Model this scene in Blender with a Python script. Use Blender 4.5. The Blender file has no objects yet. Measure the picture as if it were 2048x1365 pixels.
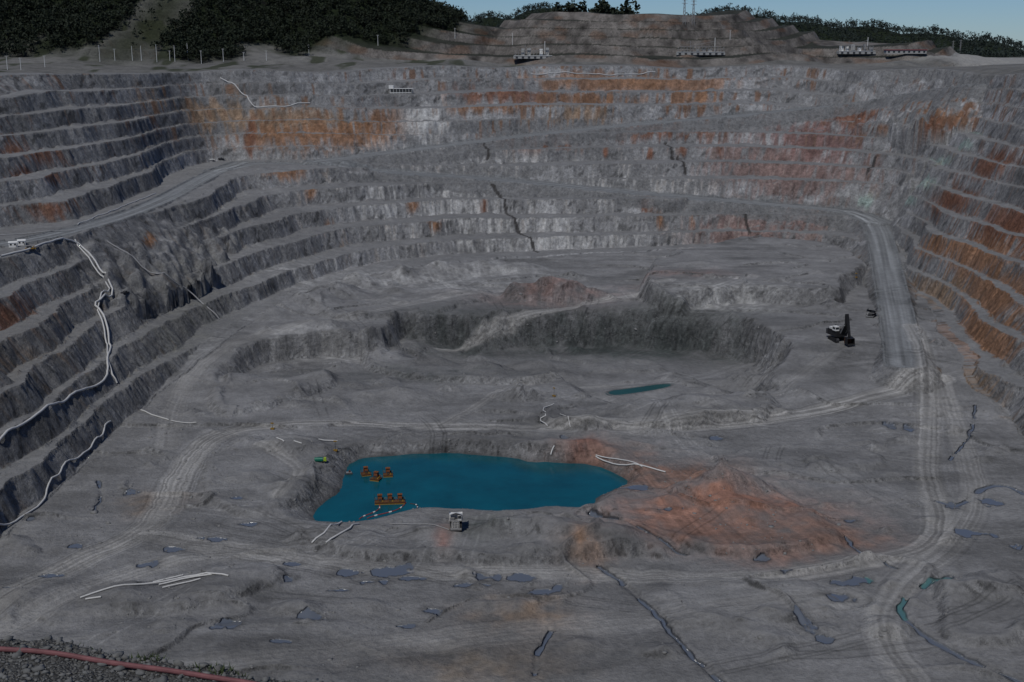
import bpy, math, numpy as np, random, time
T0=time.time()
rng=np.random.RandomState(7); random.seed(7)
# ------------------------------------------------------------ survey station (where the photographer stands)
F=2400.0; PITCH=math.atan(592/2400.0); CAMZ=226.0
cp,sp=math.cos(PITCH),math.sin(PITCH)
def ray(px,py):
    X=(px-1024)/F; U=-(py-682.5)/F
    return np.array([X, cp+U*sp, -sp+U*cp])
def at(px,py,z):
    d=ray(px,py); t=(z-CAMZ)/d[2]
    return (d[0]*t,d[1]*t)
# ------------------------------------------------------------ noise
TAB=np.random.RandomState(3).rand(16,256,256).astype(np.float32)
def vn(x,y,s=0):
    xi=np.floor(x);yi=np.floor(y);fx=(x-xi).astype(np.float32);fy=(y-yi).astype(np.float32)
    xi=xi.astype(np.int64)&255;yi=yi.astype(np.int64)&255;x1=(xi+1)&255;y1=(yi+1)&255
    fx=fx*fx*(3-2*fx);fy=fy*fy*(3-2*fy);t=TAB[s%16]
    a=t[yi,xi];b=t[yi,x1];c=t[y1,xi];d=t[y1,x1]
    return (a+(b-a)*fx)+((c+(d-c)*fx)-(a+(b-a)*fx))*fy
def fbm(x,y,o=3,s=0):
    r=0;a=1;n=0
    for i in range(o):
        r=r+a*(vn(x*2**i+17.3*i,y*2**i+5.1*i,s+i)*2-1);n+=a;a*=.5
    return r/n
def sst(a,b,x):
    t=np.clip((x-a)/(b-a),0,1);return t*t*(3-2*t)
# ------------------------------------------------------------ pit contours
C=np.array([30.,800.])
LV=[0,45,90,90.1,135,180,195]
NEAR={0:[(-235,425),(-150,360),(50,345),(230,385),(310,480)],
 45:[(-330,380),(-180,285),(30,260),(280,290),(390,420)],
 90:[(-440,380),(-250,215),(20,175),(340,215),(470,400)],
 135:[(-500,320),(-300,140),(0,95),(380,140),(540,380)],
 180:[(-580,280),(-360,60),(0,30),(440,80),(600,340)],
 195:[(-620,260),(-380,40),(0,15),(460,60),(640,330)]}
IMG={0:[(-60,1125),(0,1065),(100,985),(200,890),(262,832),(350,778),(420,742),(490,704),(590,655),(720,602),(900,565),(1090,552),(1260,542),(1440,530),(1620,540),(1740,585),(1830,650),(1870,710),(1930,780),(2048,880),(2250,1010)],
 45:[(-150,830),(0,770),(120,690),(230,620),(330,570),(450,515),(560,478),(680,448),(900,430),(1100,430),(1300,430),(1500,425),(1650,425),(1760,425),(1840,490),(1920,535),(2048,600),(2300,740)],
 90:[(-150,560),(0,510),(160,475),(300,440),(400,395),(460,350),(600,342),(900,330),(1300,325),(1500,325),(1650,328),(1800,340),(1870,365),(1950,385),(2048,425),(2300,520)],
 90.1:[(-150,490),(0,455),(160,440),(250,408),(320,372),(430,322),(600,326),(900,326),(1300,323),(1500,323),(1650,326),(1800,338),(1870,362),(1950,383),(2048,423),(2300,515)],
 135:[(-300,385),(0,308),(150,288),(300,268),(420,256),(600,247),(800,242),(1000,240),(1300,236),(1500,233),(1700,238),(1850,248),(1960,268),(2048,290),(2300,350)],
 180:[(-300,210),(0,190),(200,176),(400,168),(600,165),(1000,160),(1300,158),(1600,158),(1800,168),(2048,186),(2300,205)],
 195:[(-300,160),(0,150),(200,146),(400,143),(700,140),(1000,137),(1300,136),(1600,138),(1850,144),(2048,150),(2300,160)]}
NEAR[90.1]=[(x*1.03-.9,y*1.0-8) for x,y in NEAR[90]]
NA=1440; TH=np.linspace(-math.pi,math.pi,NA,endpoint=False)
R=[]
ker=np.exp(-(np.arange(-16,17)/7.0)**2);ker/=ker.sum()
for k,L in enumerate(LV):
    P=np.array([at(a,b,L) for a,b in IMG[L]]+NEAR[L])-C
    th=np.arctan2(P[:,1],P[:,0]);r=np.hypot(P[:,0],P[:,1]);o=np.argsort(th);th=th[o];r=r[o]
    rr=np.interp(TH,np.r_[th-2*math.pi,th,th+2*math.pi],np.r_[r,r,r])
    if k: rr=np.maximum(rr,R[-1]+(LV[k]-LV[k-1])*1.05+.5)
    rr=np.convolve(np.r_[rr[-16:],rr,rr[:16]],ker,'valid')
    R.append(rr)
R=np.array(R)
def Sf(x,y):
    dx=x-C[0];dy=y-C[1];r=np.hypot(dx,dy);u=(np.arctan2(dy,dx)+math.pi)/(2*math.pi)*NA
    i=np.floor(u).astype(int);f=u-i;i0=i%NA;i1=(i+1)%NA
    S=np.zeros_like(r);sl=np.full_like(r,.5);prev=None
    for k in range(len(LV)):
        rk=R[k][i0]*(1-f)+R[k][i1]*f
        if k:
            m=(r>=prev)&(r<rk);w=rk-prev
            S=np.where(m,LV[k-1]+(r-prev)/w*(LV[k]-LV[k-1]),S)
            sl=np.where(m,(LV[k]-LV[k-1])/w,sl)
        prev=rk
    out=r-prev
    S=np.where(out>=0,195.,S)
    return S,sl,out
# ------------------------------------------------------------ polygons / polylines
def poly_sd(x,y,P):  # + inside
    P=np.asarray(P,float);d=np.full(x.shape,1e9);ins=np.zeros(x.shape,bool)
    for i in range(len(P)):
        a=P[i];b=P[(i+1)%len(P)];e=b-a
        t=np.clip(((x-a[0])*e[0]+(y-a[1])*e[1])/(e@e+1e-9),0,1)
        d=np.minimum(d,np.hypot(x-a[0]-t*e[0],y-a[1]-t*e[1]))
        c=((a[1]>y)!=(b[1]>y))
        xc=a[0]+(y-a[1])*e[0]/(e[1] if abs(e[1])>1e-9 else 1e-9)
        ins^=c&(x<xc)
    return np.where(ins,d,-d)
def line_d(x,y,P):
    P=np.asarray(P,float);d=np.full(x.shape,1e9);s=np.zeros(x.shape);z=np.zeros(x.shape);sg=np.ones(x.shape);acc=0
    for i in range(len(P)-1):
        a=P[i];b=P[i+1];e=b[:2]-a[:2];L=math.hypot(*e)+1e-9
        t=np.clip(((x-a[0])*e[0]+(y-a[1])*e[1])/(L*L),0,1)
        q=np.hypot(x-a[0]-t*e[0],y-a[1]-t*e[1]);m=q<d
        d=np.where(m,q,d);s=np.where(m,acc+t*L,s)
        sg=np.where(m,np.sign(e[0]*(y-a[1])-e[1]*(x-a[0])),sg)
        if P.shape[1]>2: z=np.where(m,a[2]+(b[2]-a[2])*t,z)
        acc+=L
    return d,s,z,sg
def local(x,y,P,mar):
    P=np.asarray(P);return np.nonzero((x>P[:,0].min()-mar)&(x<P[:,0].max()+mar)&(y>P[:,1].min()-mar)&(y<P[:,1].max()+mar))[0]
def smooth_poly(P,n=3):
    P=np.asarray(P,float)
    for _ in range(n):
        Q=[P[0]]
        for i in range(len(P)-1):
            Q+= [P[i]*.75+P[i+1]*.25,P[i]*.25+P[i+1]*.75]
        Q.append(P[-1]);P=np.array(Q)
    return P
def closed_smooth(P,n=2):
    P=np.asarray(P,float)
    for _ in range(n):
        Q=[]
        for i in range(len(P)):
            a=P[i];b=P[(i+1)%len(P)];Q+=[a*.75+b*.25,a*.25+b*.75]
        P=np.array(Q)
    return P
POND_Z=-5.5
POND=closed_smooth([at(a,b,POND_Z) for a,b in [(622,1042),(640,1008),(682,985),(688,950),(705,922),(760,914),(830,909),(900,905),(960,912),(1030,916),(1060,926),(1110,925),(1190,930),(1235,950),(1262,966),(1235,977),(1195,992),(1185,1015),(1160,1022),(1100,1014),(1010,1030),(930,1024),(860,1018),(800,1026),(720,1046),(660,1048)]],1)
P2=closed_smooth([at(a,b,8) for a,b in [(790,672),(900,650),(1100,642),(1350,644),(1500,660),(1565,695),(1580,745),(1480,775),(1400,785),(1220,795),(1170,765),(1120,735),(900,718),(800,705)]])
P1=closed_smooth([at(a,b,12) for a,b in [(430,740),(450,712),(520,690),(620,676),(720,680),(765,672),(800,650),(900,648),(1150,638),(1400,645),(1500,660),(1560,690),(1590,760),(1600,830),(1300,860),(800,860),(450,850),(440,790)]])
P3=closed_smooth([at(a,b,30) for a,b in [(1320,598),(1370,585),(1500,570),(1640,585),(1710,570),(1720,500),(1600,470),(1400,480),(1280,540)]])
PLAT=[([(555,1078),(600,1100),(880,1128),(1200,1130),(1370,1103),(1220,1040),(1130,1035),(900,1045),(720,1058)],2.8,5,0),
 ([(1190,1015),(1300,1080),(1500,1120),(1700,1110),(1640,1040),(1480,950),(1270,985)],2.6,6,0),
 ([(1070,858),(1200,872),(1420,856),(1560,832),(1500,790),(1250,798),(1120,812)],3.5,6,0),
 ([(370,985),(440,905),(560,872),(660,890),(640,960),(590,1020),(470,1030)],2.0,6,0),
 ([(230,1175),(400,1140),(560,1135),(545,1190),(320,1225),(60,1240)],2.4,5,0),
 ([(430,770),(620,740),(700,770),(560,812),(430,835)],3.5,6,0),
 ([(700,700),(900,708),(1120,735),(1150,765),(900,770),(760,750)],3.5,5,0),
 ([(1440,905),(1700,885),(1800,930),(1600,955),(1450,945)],1.8,5,0),
 ([(1900,1160),(2048,1140),(2100,1300),(1950,1290),(1860,1230)],2.2,5,0),
 ([(1230,1150),(1700,1180),(1640,1250),(1420,1290)],1.6,8,0),
 ([(60,1260),(500,1240),(900,1290),(700,1400),(0,1400)],1.5,10,0),
 ([(620,598),(900,575),(1010,600),(860,640),(640,650)],3.,8,15),
 ([(1180,600),(1310,600),(1340,640),(1140,636)],3.,6,15)]
PLW=[(closed_smooth([at(a,b,z0) for a,b in p]),dz,w) for p,dz,w,z0 in PLAT]
POND2_Z=-7.0
POND2=closed_smooth([at(a,b,POND2_Z) for a,b in [(1214,783),(1262,777),(1325,768),(1348,770),(1318,779),(1250,789),(1222,791)]],1)
MOUNDS=[(1440,985,21,13),(1040,795,14,8),(800,790,26,6),(1180,860,18,6),(1260,835,26,6),(1400,830,34,8),(1330,800,16,5),(600,905,16,6),(545,900,12,4),(530,632,26,8),(1090,600,30,15),(1150,600,26,12),(1030,600,16,9),(650,1078,14,4),(1000,1075,12,5),(1080,1075,18,6),(1160,1090,22,7),(1240,1095,16,5),(860,1075,14,3),(420,1200,20,4),(250,1195,16,4),(60,1190,20,3),(500,1160,18,3),(1500,930,18,3),(1560,975,24,3),(1340,1020,16,4),(1470,1030,20,4.5),(700,905,9,4),(930,900,12,3),(1020,900,14,3),(560,985,18,5),(500,960,14,4),(1600,800,26,4),(1500,810,20,5),(980,745,22,4),(640,770,18,3.5),(1700,990,20,2),(1950,1190,16,5),(1440,1250,20,3),(1250,940,14,3),(1400,640,14,5),(1660,620,16,6),(900,600,30,5),(350,1120,12,2),(20,1085,10,4),(50,1100,7,3),(760,720,14,5),(880,730,18,5),(690,735,14,4),(1130,730,14,4),
 (600,615,30,12),(660,595,32,13),(720,575,30,12),(800,560,30,12),(880,550,32,12),(960,545,30,10),(1040,543,30,9),(1150,560,20,6),(1400,560,24,5),
 (850,690,22,7),(960,705,18,6),(1080,712,20,6),(1340,740,16,5),(1480,735,22,8),(1430,760,16,6),(1390,745,12,5),(620,700,26,6),(470,770,20,5)]
MW=[(*at(a,b,0 if b>770 else (0 if (b>665 and a<1600) else 17)),r,h) for a,b,r,h in MOUNDS]
rr_=random.Random(11)
for q in range(420):
    X=rr_.uniform(-210,310);Yy=rr_.uniform(410,1080)
    cl=float(fbm(np.array([X/60]),np.array([Yy/60]),2,7)[0])
    if cl<.0: continue
    r=rr_.uniform(3,10);MW.append((X,Yy,r,r*rr_.uniform(.2,.42)))
def F0(x,y): return 18*sst(715,880,y+.05*x)
def floorz(x,y):
    b=F0(x,y); z=b.copy()
    n1=fbm(x/60,y/60,3,1);n2=fbm(x/14,y/14,3,4);rg=sst(-.1,.4,fbm(x/48,y/34,2,9))
    jx=x+n2*5;jy=y+fbm(x/14+9,y/14,3,6)*5
    bx_=jx+15*fbm(x/42,y/42,2,13);by_=jy+15*fbm(x/42+7,y/42,2,3)
    i=local(x,y,P1,50)
    if len(i):
        d=poly_sd(bx_[i],by_[i],P1);ww=3+16*sst(.45,.85,vn(x[i]/45,y[i]/45,5));z[i]=z[i]*(1-sst(-3,ww+5,d))
    i=local(x,y,P2,50)
    if len(i):
        d=poly_sd(bx_[i]*.6+jx[i]*.4,by_[i]*.6+jy[i]*.4,P2);z[i]+= -12*sst(-2,22+12*n1[i],d)*(1-.3*sst(0,-40,x[i]-150))
    i=local(x,y,P3,50)
    if len(i):
        d=poly_sd(bx_[i],by_[i],P3);z[i]+= 13*sst(-7,4,d)
    for P,dz,w in PLW:
        i=local(x,y,P,30)
        if len(i):
            d=poly_sd(jx[i]*.5+bx_[i]*.5,jy[i]*.5+by_[i]*.5,P);z[i]+=dz*sst(-w*.8,w*.35,d)*(1+.35*n1[i])+ .28*dz*np.exp(-((d-w*.7)/2.2)**2)*(n2[i]>-.2)
    z+=n1*1.8+n2*(.12+.7*rg)
    # dozed windrows and spoil ridges
    rd=np.abs(fbm(x/75+3,y/48,2,10));z+=1.9*np.exp(-(rd/.035)**2)*sst(-.2,.3,n1+.2)
    for mx,my,r,h in MW:
        i=np.nonzero((abs(x-mx)<r*1.7)&(abs(y-my)<r*1.7))[0]
        if len(i):
            q=np.hypot((jx[i]-mx)*.8,(jy[i]-my)*1.1)/r
            z[i]+=h*np.clip(1-q,0,1)**1.1*(1+.25*n2[i])
    i=local(x,y,POND,45)
    if len(i):
        q=n2[i]*4
        d=poly_sd(x[i]+q*.4,y[i]-q*.4,POND)
        far=sst(560,640,y[i]);w=13-3*far+q
        berm=1.3*np.exp(-((-d-w-3)/4.5)**2)*(.6+.8*n1[i])
        g=POND_Z-.1-np.clip(d,0,20)*.35
        zz=np.where(d>0,g,POND_Z+(z[i]-POND_Z)*sst(0,1,np.clip(-d/w,0,1)**.8))
        z[i]=np.where(d>-45,zz+berm*(d<0),z[i])
    i=local(x,y,POND2,25)
    if len(i):
        d=poly_sd(x[i],y[i],POND2)
        z[i]=np.where(d>0,POND2_Z-.1-np.clip(d,0,10)*.3,np.where(-d<15,POND2_Z+(z[i]-POND2_Z)*sst(-1,15,-d)+.15,z[i]))
    return z
ROADS=[];PUD=[];CH=[]
def bumps(x,y):
    def bump(cx,cy,rx,ry,h,lo=.15):
        q=np.hypot((x-cx+30*fbm(x/150,y/150,2,9))/rx,(y-cy+22*fbm(x/60,y/60,2,4))/ry);return h*(1-sst(lo,1,q))
    a=np.maximum(bump(215,2150,430,400,72,.35),bump(-150,2090,330,270,44,.3));a=np.maximum(a,bump(560,2000,170,180,26,.4))
    b=np.maximum(bump(-760,2150,700,560,190),bump(-330,2050,330,260,76))
    return a,b
def hillz(x,y,out):
    z=195+np.clip(out,0,400)*.015+fbm(x/120,y/120,3,2)*4*sst(0,60,out)
    a,b=bumps(x,y)
    k=np.floor(a/13);fa=a/13-k;a=13*(k+np.clip(fa/.3,0,1))
    z=z+a*sst(10,60,out)
    t=b/13;k=np.floor(t);bt=13*(k+np.clip((t-k)/.5,0,1))
    strip=np.exp(-((x+500-.15*(y-2000))/45)**2)
    z=z+(b+fbm(x/70,y/70,3,5)*6*sst(0,20,b))*(1-strip)*sst(0,80,out)+bt*strip*sst(0,80,out)
    # low spoil heaps along the right rim
    for cx,cy,rx,ry,h in((640,1830,70,40,13),(560,1760,60,30,8),(700,1900,90,50,10),(-60,1800,80,30,7),(-300,1750,90,30,8)):
        q=np.hypot((x-cx)/rx,(y-cy)/ry)+.25*fbm(x/20,y/20,2,4);z=z+h*np.clip(1-q,0,1)**.8
    f=sst(2500,3400,y)
    z=z-60*f+22*f*fbm(x/500,y/500,4,3)
    G=np.zeros_like(z)
    def g(px,py,Y,wx,wy):
        X=(px-1024)/F*Y*1.0;H=(CAMZ+Y*math.tan(math.atan((682.5-py)/F)-PITCH))-140-22
        return np.maximum(G,H*np.exp(-(np.abs(x-X)/wx)**2.4-((y-Y)/wy)**2))
    for q in [(1455,14,3700,280,400),(1560,26,3800,290,400),(1680,38,3900,290,400),(1800,54,3800,270,400),(1900,72,3700,230,400),(880,10,5200,260,500),(1080,10,4300,210,400),(1200,12,4000,150,400),(980,28,4600,190,400),(700,-10,5200,300,600)]: G=g(*q)
    return z+G
def height0(x,y):
    x=np.asarray(x,float);y=np.asarray(y,float)
    n=fbm(x/90,y/90,2,0);m=fbm(x/90+40,y/90,2,2)
    a=fbm(x/20,y/20,3,7);b=fbm(x/20+31,y/20,3,8)
    wx=x+9*n+2.8*a;wy=y+9*m+2.8*b
    S,sl,out=Sf(wx,wy)
    ang=np.arctan2(y-C[1],x-C[0])
    kk=np.floor(S/15)
    rill=fbm(ang*90+kk*7.7,S/60,2,11)
    fr=np.clip(sl/1.9,.2,.6)*(1+.4*vn(x/35,y/35,12)+.25*rill)
    k=kk;t=S/15-k
    t=np.clip(t-.14*vn(ang*24+kk*3.3,kk*1.7,3),0,1)   # face position wanders bench by bench
    p=np.clip(t/fr,0,1)
    z=15*(k+p-.03*np.sin(p*math.pi))
    face=((p>0.0)&(p<1)&(S>0)).astype(float)
    z+= -1.6*face*sst(.6,1,p)*vn(x/6,y/6,13)
    z+= (1-face)*(fbm(x/9,y/9,2,3)*.5+1.2*np.clip(fbm(x/25,y/25,2,5),0,1)) *(S>0)
    z+= 4.5*np.exp(-np.clip((1-t),0,1)/.12)*sst(.45,.8,vn(ang*70+kk*5.1,kk*2.3,6))*(p>=1)*(S>0)*(S<178)
    z+= face*(fbm(x/3.2,y/3.2,2,9)*.5+fbm(x/8,y/8,2,1)*1.2)
    und=5.5*fbm(x/230,y/230,2,12)*sst(10,60,S)+6*fbm(x/130,y/130,2,6)*sst(110,190,S)
    z=np.where(S<=0,floorz(x,y),np.maximum(z,F0(x,y)+fbm(x/14,y/14,2,4)*.5))
    hz=hillz(x,y,out)+20*np.exp(-(x*x+(y+30)**2)/38**2)
    z=np.where(S>=195,hz,z)+und
    return z,face,S,out
def height(x,y):
    x=np.asarray(x,float);y=np.asarray(y,float)
    z,face,S,out=height0(x,y)
    roadm=np.zeros_like(z)
    for P,w,up in ROADS:
        i=local(x,y,P,75)
        if not len(i):continue
        d,s,zr,sg=line_d(x[i],y[i],P);e=np.maximum(d-w*(1+.12*fbm(s/30,s*0,2,3)),0)
        jag=1+.35*fbm(x[i]/10,y[i]/10,2,3)
        zr=zr+fbm(x[i]/7,y[i]/7,2,1)*.12+1.2*np.exp(-((d-w+.8)/1.3)**2)*(vn(x[i]/9,y[i]/9,2)>.3)
        zn=np.minimum(np.maximum(z[i],zr-e*.8*jag),zr+e*1.7*jag)
        near=d<74
        z[i]=np.where(near,zn,z[i]);roadm[i]=np.maximum(roadm[i],1-sst(w-1,w+1.5,d)*1.0)
        face[i]*=(d>w)
    for P,w,dep in CH:
        i=local(x,y,P,w*3+6)
        if not len(i):continue
        d,s,_,sg=line_d(x[i]+fbm(x[i]/5,y[i]/5,2,2)*1.2,y[i],P)
        z[i]-=dep*np.exp(-(d/(w*1.3))**2);z[i]+=.15*dep*np.exp(-((d-w*2.6)/(w*.9))**2)
    return z,face,S,out,roadm
def hit(px,py,fn=None,lo=300,hi=2600):
    d=ray(px,py);Y=np.linspace(lo,hi,3000);t=Y/d[1];xs=d[0]*t;zs=CAMZ+d[2]*t
    h=(fn or height)(xs,Y)[0];i=np.nonzero(h>=zs)[0]
    j=i[0] if len(i) else len(Y)-1
    return np.array([xs[j],Y[j],h[j]])
def Ssm(x,y):
    S,sl,o=Sf(x,y);return (np.where(S>=195,195+o*.01,np.maximum(S,F0(x,y)))+5.5*fbm(x/230,y/230,2,12)*sst(10,60,S),)
def road(pts,w,up=1,n=2):
    P=np.array([ (lambda h:(h[0],h[1],h[2]))(hit(a,b,Ssm)) if zz is None else (*at(a,b,zz),zz) for a,b,zz in [(q+(None,))[:3] for q in pts]])
    for _ in range(2): P[1:-1,2]=(P[:-2,2]+2*P[1:-1,2]+P[2:,2])/4
    return (smooth_poly(P,n),w,up)
rds=[road([(1810,730,16),(1795,640,18),(1778,560,24),(1766,500,30),(1752,445,39),(1700,424,45)],14),
 road([(1752,445,39),(1700,424,45),(1500,408),(1250,387),(1000,360),(750,338),(600,326),(500,328,91.5),(440,342,91)],19),
 road([(640,324),(870,298),(1100,266),(1450,238),(1700,208),(1830,188),(1960,170)],19),
 road([(480,326,91.5),(440,340,91),(385,368,90.5),(330,400,90),(250,432,90),(160,458,90),(60,482,90),(-80,500,90)],12)]
ROADS+=rds
def fl(pts,z=0): return smooth_poly([at(a,b,z) for a,b in pts],2)
CH+=[(fl([(1200,1130),(1260,1172),(1310,1220),(1360,1290),(1450,1365),(1500,1400)]),1.3,1.1),
 (fl([(1900,1155),(1840,1180),(1795,1210),(1810,1240),(1880,1290),(1960,1330),(2048,1370)]),1.7,1.0),
 (fl([(1100,1260),(1080,1290),(1070,1345)]),1.2,.8),
 (fl([(1180,1030),(1250,1060),(1340,1100),(1370,1108)]),1.2,1.3),
 (fl([(1875,1000),(1920,1010),(1960,975),(2010,965),(2048,985)]),1.6,.8),
 (fl([(1690,1075),(1720,1110),(1790,1140)]),1.0,.8),
 (fl([(190,1020),(205,985),(195,960)]),1.0,.6),
 (fl([(1950,820),(1945,870),(1900,920)]),.9,.5)]
PUDI=[(425,1078,26,6),(350,1095,20,6),(295,1125,28,7),(590,1126,18,4),(578,1160,22,9),(690,1148,30,10),(780,1143,45,12),(830,1156,30,6),(975,1155,32,8),(1040,1157,30,6),(1100,1182,34,9),(862,1222,34,10),(812,1250,22,6),(622,1240,38,11),(468,1258,30,12),(1432,877,22,5),(1780,856,16,7),(1808,861,16,5),(1528,1124,20,6),(1572,1148,18,8),(1703,1166,40,8),(1675,1200,30,9),(1604,1245,26,18),(1945,1065,36,9),(1905,1012,26,8),(2035,1092,18,8),(1650,1275,16,6),(260,985,22,5),(100,1150,26,5),(150,1090,16,5),(500,1050,20,4),(60,1040,14,5),(1270,975,26,5),(960,1170,40,4),(480,1005,16,4),(740,1165,40,5),(1330,1035,30,3),(20,1180,14,4),(1985,1000,20,8),(1700,1040,16,4),(560,1290,20,4),(680,1180,20,4),(1130,880,10,3),(1880,1180,14,4)]
for a,b,rx,ry in PUDI:
    c=at(a,b,0);e=at(a,b-ry,0);s=at(a+rx,b,0);PUD.append((c[0],c[1],s[0]-c[0],max(e[1]-c[1],1.2)))
TRK=[(fl([(-60,1240),(0,1205),(150,1120),(290,1065),(330,1010),(370,930),(430,868),(600,843),(900,852),(1200,866),(1500,848),(1700,815),(1880,778)]),8,1.35),
 (fl([(300,1070),(560,1110),(800,1150),(1200,1145),(1500,1165),(1700,1135),(1850,1105),(1890,1050),(1850,950),(1860,850),(1850,760),(1820,700)]),7,1.05),
 (fl([(560,1110),(400,1100),(200,1160),(0,1260)]),8,.9),
 (fl([(880,850),(960,810),(1000,780),(1180,745),(1320,760)]),4,.8),
 (fl([(1880,778),(1930,900),(1960,1000),(1900,1100),(1800,1170),(1750,1260),(1850,1400)]),7,.8),
 (fl([(560,1000),(600,960),(590,930),(520,900)]),4,.9),
 (fl([(880,632),(1100,610),(1340,583)],22),5,1.1),
 (fl([(1690,720),(1500,800),(1200,866)],6),5,.4),
 (fl([(100,1400),(500,1330),(1000,1260),(1400,1230),(1700,1200)]),9,.6),
 (fl([(900,1040),(900,1090),(880,1120)]),5,.5),
 (fl([(330,850),(340,760),(430,690),(700,650),(900,610),(1200,590)],14),7,.6)]
# ------------------------------------------------------------ colour zones
def zone(px,py,rx,ry,col,st,kind='face'):
    h=hit(px,py);zc=h[1]*cp+(CAMZ-h[2])*sp;s=F/zc
    return (h,rx/s,max(ry/s*3.2,14),ry/s*1.25 if kind=='face' else 30,np.array(col),st,kind)
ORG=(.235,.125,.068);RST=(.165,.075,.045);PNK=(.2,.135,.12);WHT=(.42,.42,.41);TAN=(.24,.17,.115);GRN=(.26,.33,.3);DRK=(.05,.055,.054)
Z=[(560,245,230,22,TAN,1.1),(640,272,200,26,ORG,1.1),(500,275,14,40,RST,1.3),(420,225,110,20,TAN,1),(760,250,90,40,ORG,.8),
 (1250,165,210,18,ORG,1.8),(1000,185,120,22,RST,1.1),(960,215,100,16,ORG,1),(1150,230,110,20,TAN,.8),(1330,265,120,18,RST,.9),(1080,290,100,18,RST,.7),(1200,200,160,14,ORG,.8),(1400,195,60,18,ORG,1),
 (1720,235,160,18,RST,1.),(1880,230,140,20,ORG,1.),(1500,125,300,12,RST,.8),(1900,130,160,12,ORG,.6),(1640,125,120,10,TAN,.8),(300,105,300,16,RST,.4),(1850,270,100,20,RST,.6),(300,200,200,20,TAN,.5),
 (80,310,120,24,RST,1.),(60,350,120,20,RST,.9),(120,415,70,22,RST,.7),(20,640,50,50,RST,.8),(40,720,50,30,TAN,.6),
 (1900,400,60,34,RST,1.1),(1980,330,80,34,RST,1.1),(1960,500,90,46,ORG,1.3),(1870,490,40,30,ORG,1.0),(1990,590,70,50,ORG,1.5),(1960,680,80,50,ORG,1.3),(1880,600,50,40,TAN,1.0),(2030,450,60,60,RST,1.2),(1930,760,50,40,TAN,.9),
 (825,413,14,14,ORG,1.4),(870,450,18,14,ORG,1.3),(968,415,8,14,RST,1.5),(1292,411,14,14,RST,1.4),(575,348,36,14,ORG,1.2),(622,380,10,20,ORG,1),(655,455,10,20,ORG,.9),(680,500,8,20,TAN,.9),(1320,445,10,18,ORG,.9),(1385,445,7,15,ORG,.9),(300,480,14,14,ORG,.9),(1300,310,8,14,RST,1.2),(1210,305,8,12,RST,1.2),(1365,300,8,14,RST,1.2),(1440,300,8,14,RST,1.2),
 (1560,330,150,60,PNK,1.2),(1620,280,100,50,(.17,.1,.09),1.),(1480,470,110,34,PNK,1.1),(1600,450,60,24,PNK,.7),
 (850,240,50,45,WHT,1.2),(830,300,120,30,WHT,.6),(1210,380,60,30,WHT,.6),(900,430,260,50,WHT,.6),(1100,480,300,40,WHT,.65),(1000,325,300,20,WHT,.4),(1350,380,150,30,WHT,.35),(750,400,150,40,WHT,.4),
 (1850,360,9,22,GRN,1.4),(1880,330,7,20,GRN,1.4),(1925,290,7,16,GRN,1.4),(1950,265,5,12,GRN,1.4),(1818,400,7,12,GRN,1.4),(1730,404,16,12,GRN,.9)]
FZ=[(1100,578,110,20,PNK,1.0),(1350,545,90,14,PNK,.6),(1175,905,30,13,(.22,.075,.045),1.6),(1330,960,130,24,(.21,.13,.1),1.3),(1460,1005,170,28,(.26,.135,.095),1.7),(1620,1062,130,20,(.22,.13,.095),1.4),(1200,910,90,18,(.2,.135,.11),1.),(1170,1100,40,20,(.22,.135,.085),.8),(890,1072,16,8,(.22,.085,.06),.9),
 (1040,1235,90,14,(.26,.17,.1),.9),(960,1335,160,14,(.2,.15,.1),.6),(300,1010,60,10,(.19,.14,.1),.5),(1560,1100,100,14,(.21,.135,.11),.9),(1380,1060,100,16,(.22,.13,.1),1.1),
 (800,750,230,14,DRK,.6),(1000,678,190,24,DRK,1.2),(1400,690,120,30,DRK,1.1),(1250,700,150,20,(.055,.066,.062),1.1),(1200,655,260,14,DRK,1.0),(960,1050,50,20,(.085,.095,.09),1.),  # last zone paints a cast shadow right of the haul truck into the floor
 (760,560,250,28,(.3,.3,.295),.8),(900,530,180,18,(.3,.3,.295),.8),(1450,600,120,22,(.34,.34,.33),.9),(620,690,110,16,(.28,.28,.275),.9),(700,600,130,16,(.22,.22,.22),.3),(1000,1290,260,30,(.14,.14,.14),.3),
 (380,640,60,60,(.1,.1,.085),.6),(60,690,60,90,(.13,.12,.105),.4)]
ZW=[zone(*z) for z in Z];FW=[zone(*z,kind='floor') for z in FZ]
FAULT=[[(985,370),(1000,392),(1030,440),(1065,488),(1075,505)],[(968,290),(978,300),(975,320)],[(1330,290),(1345,320)],[(1355,318),(1370,345)],[(1735,345),(1750,318)],[(1490,430),(1500,465)]]
FAULTW=[np.array([hit(a,b) for a,b in f])[:,:2] for f in FAULT]
print('setup',time.time()-T0)
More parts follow.
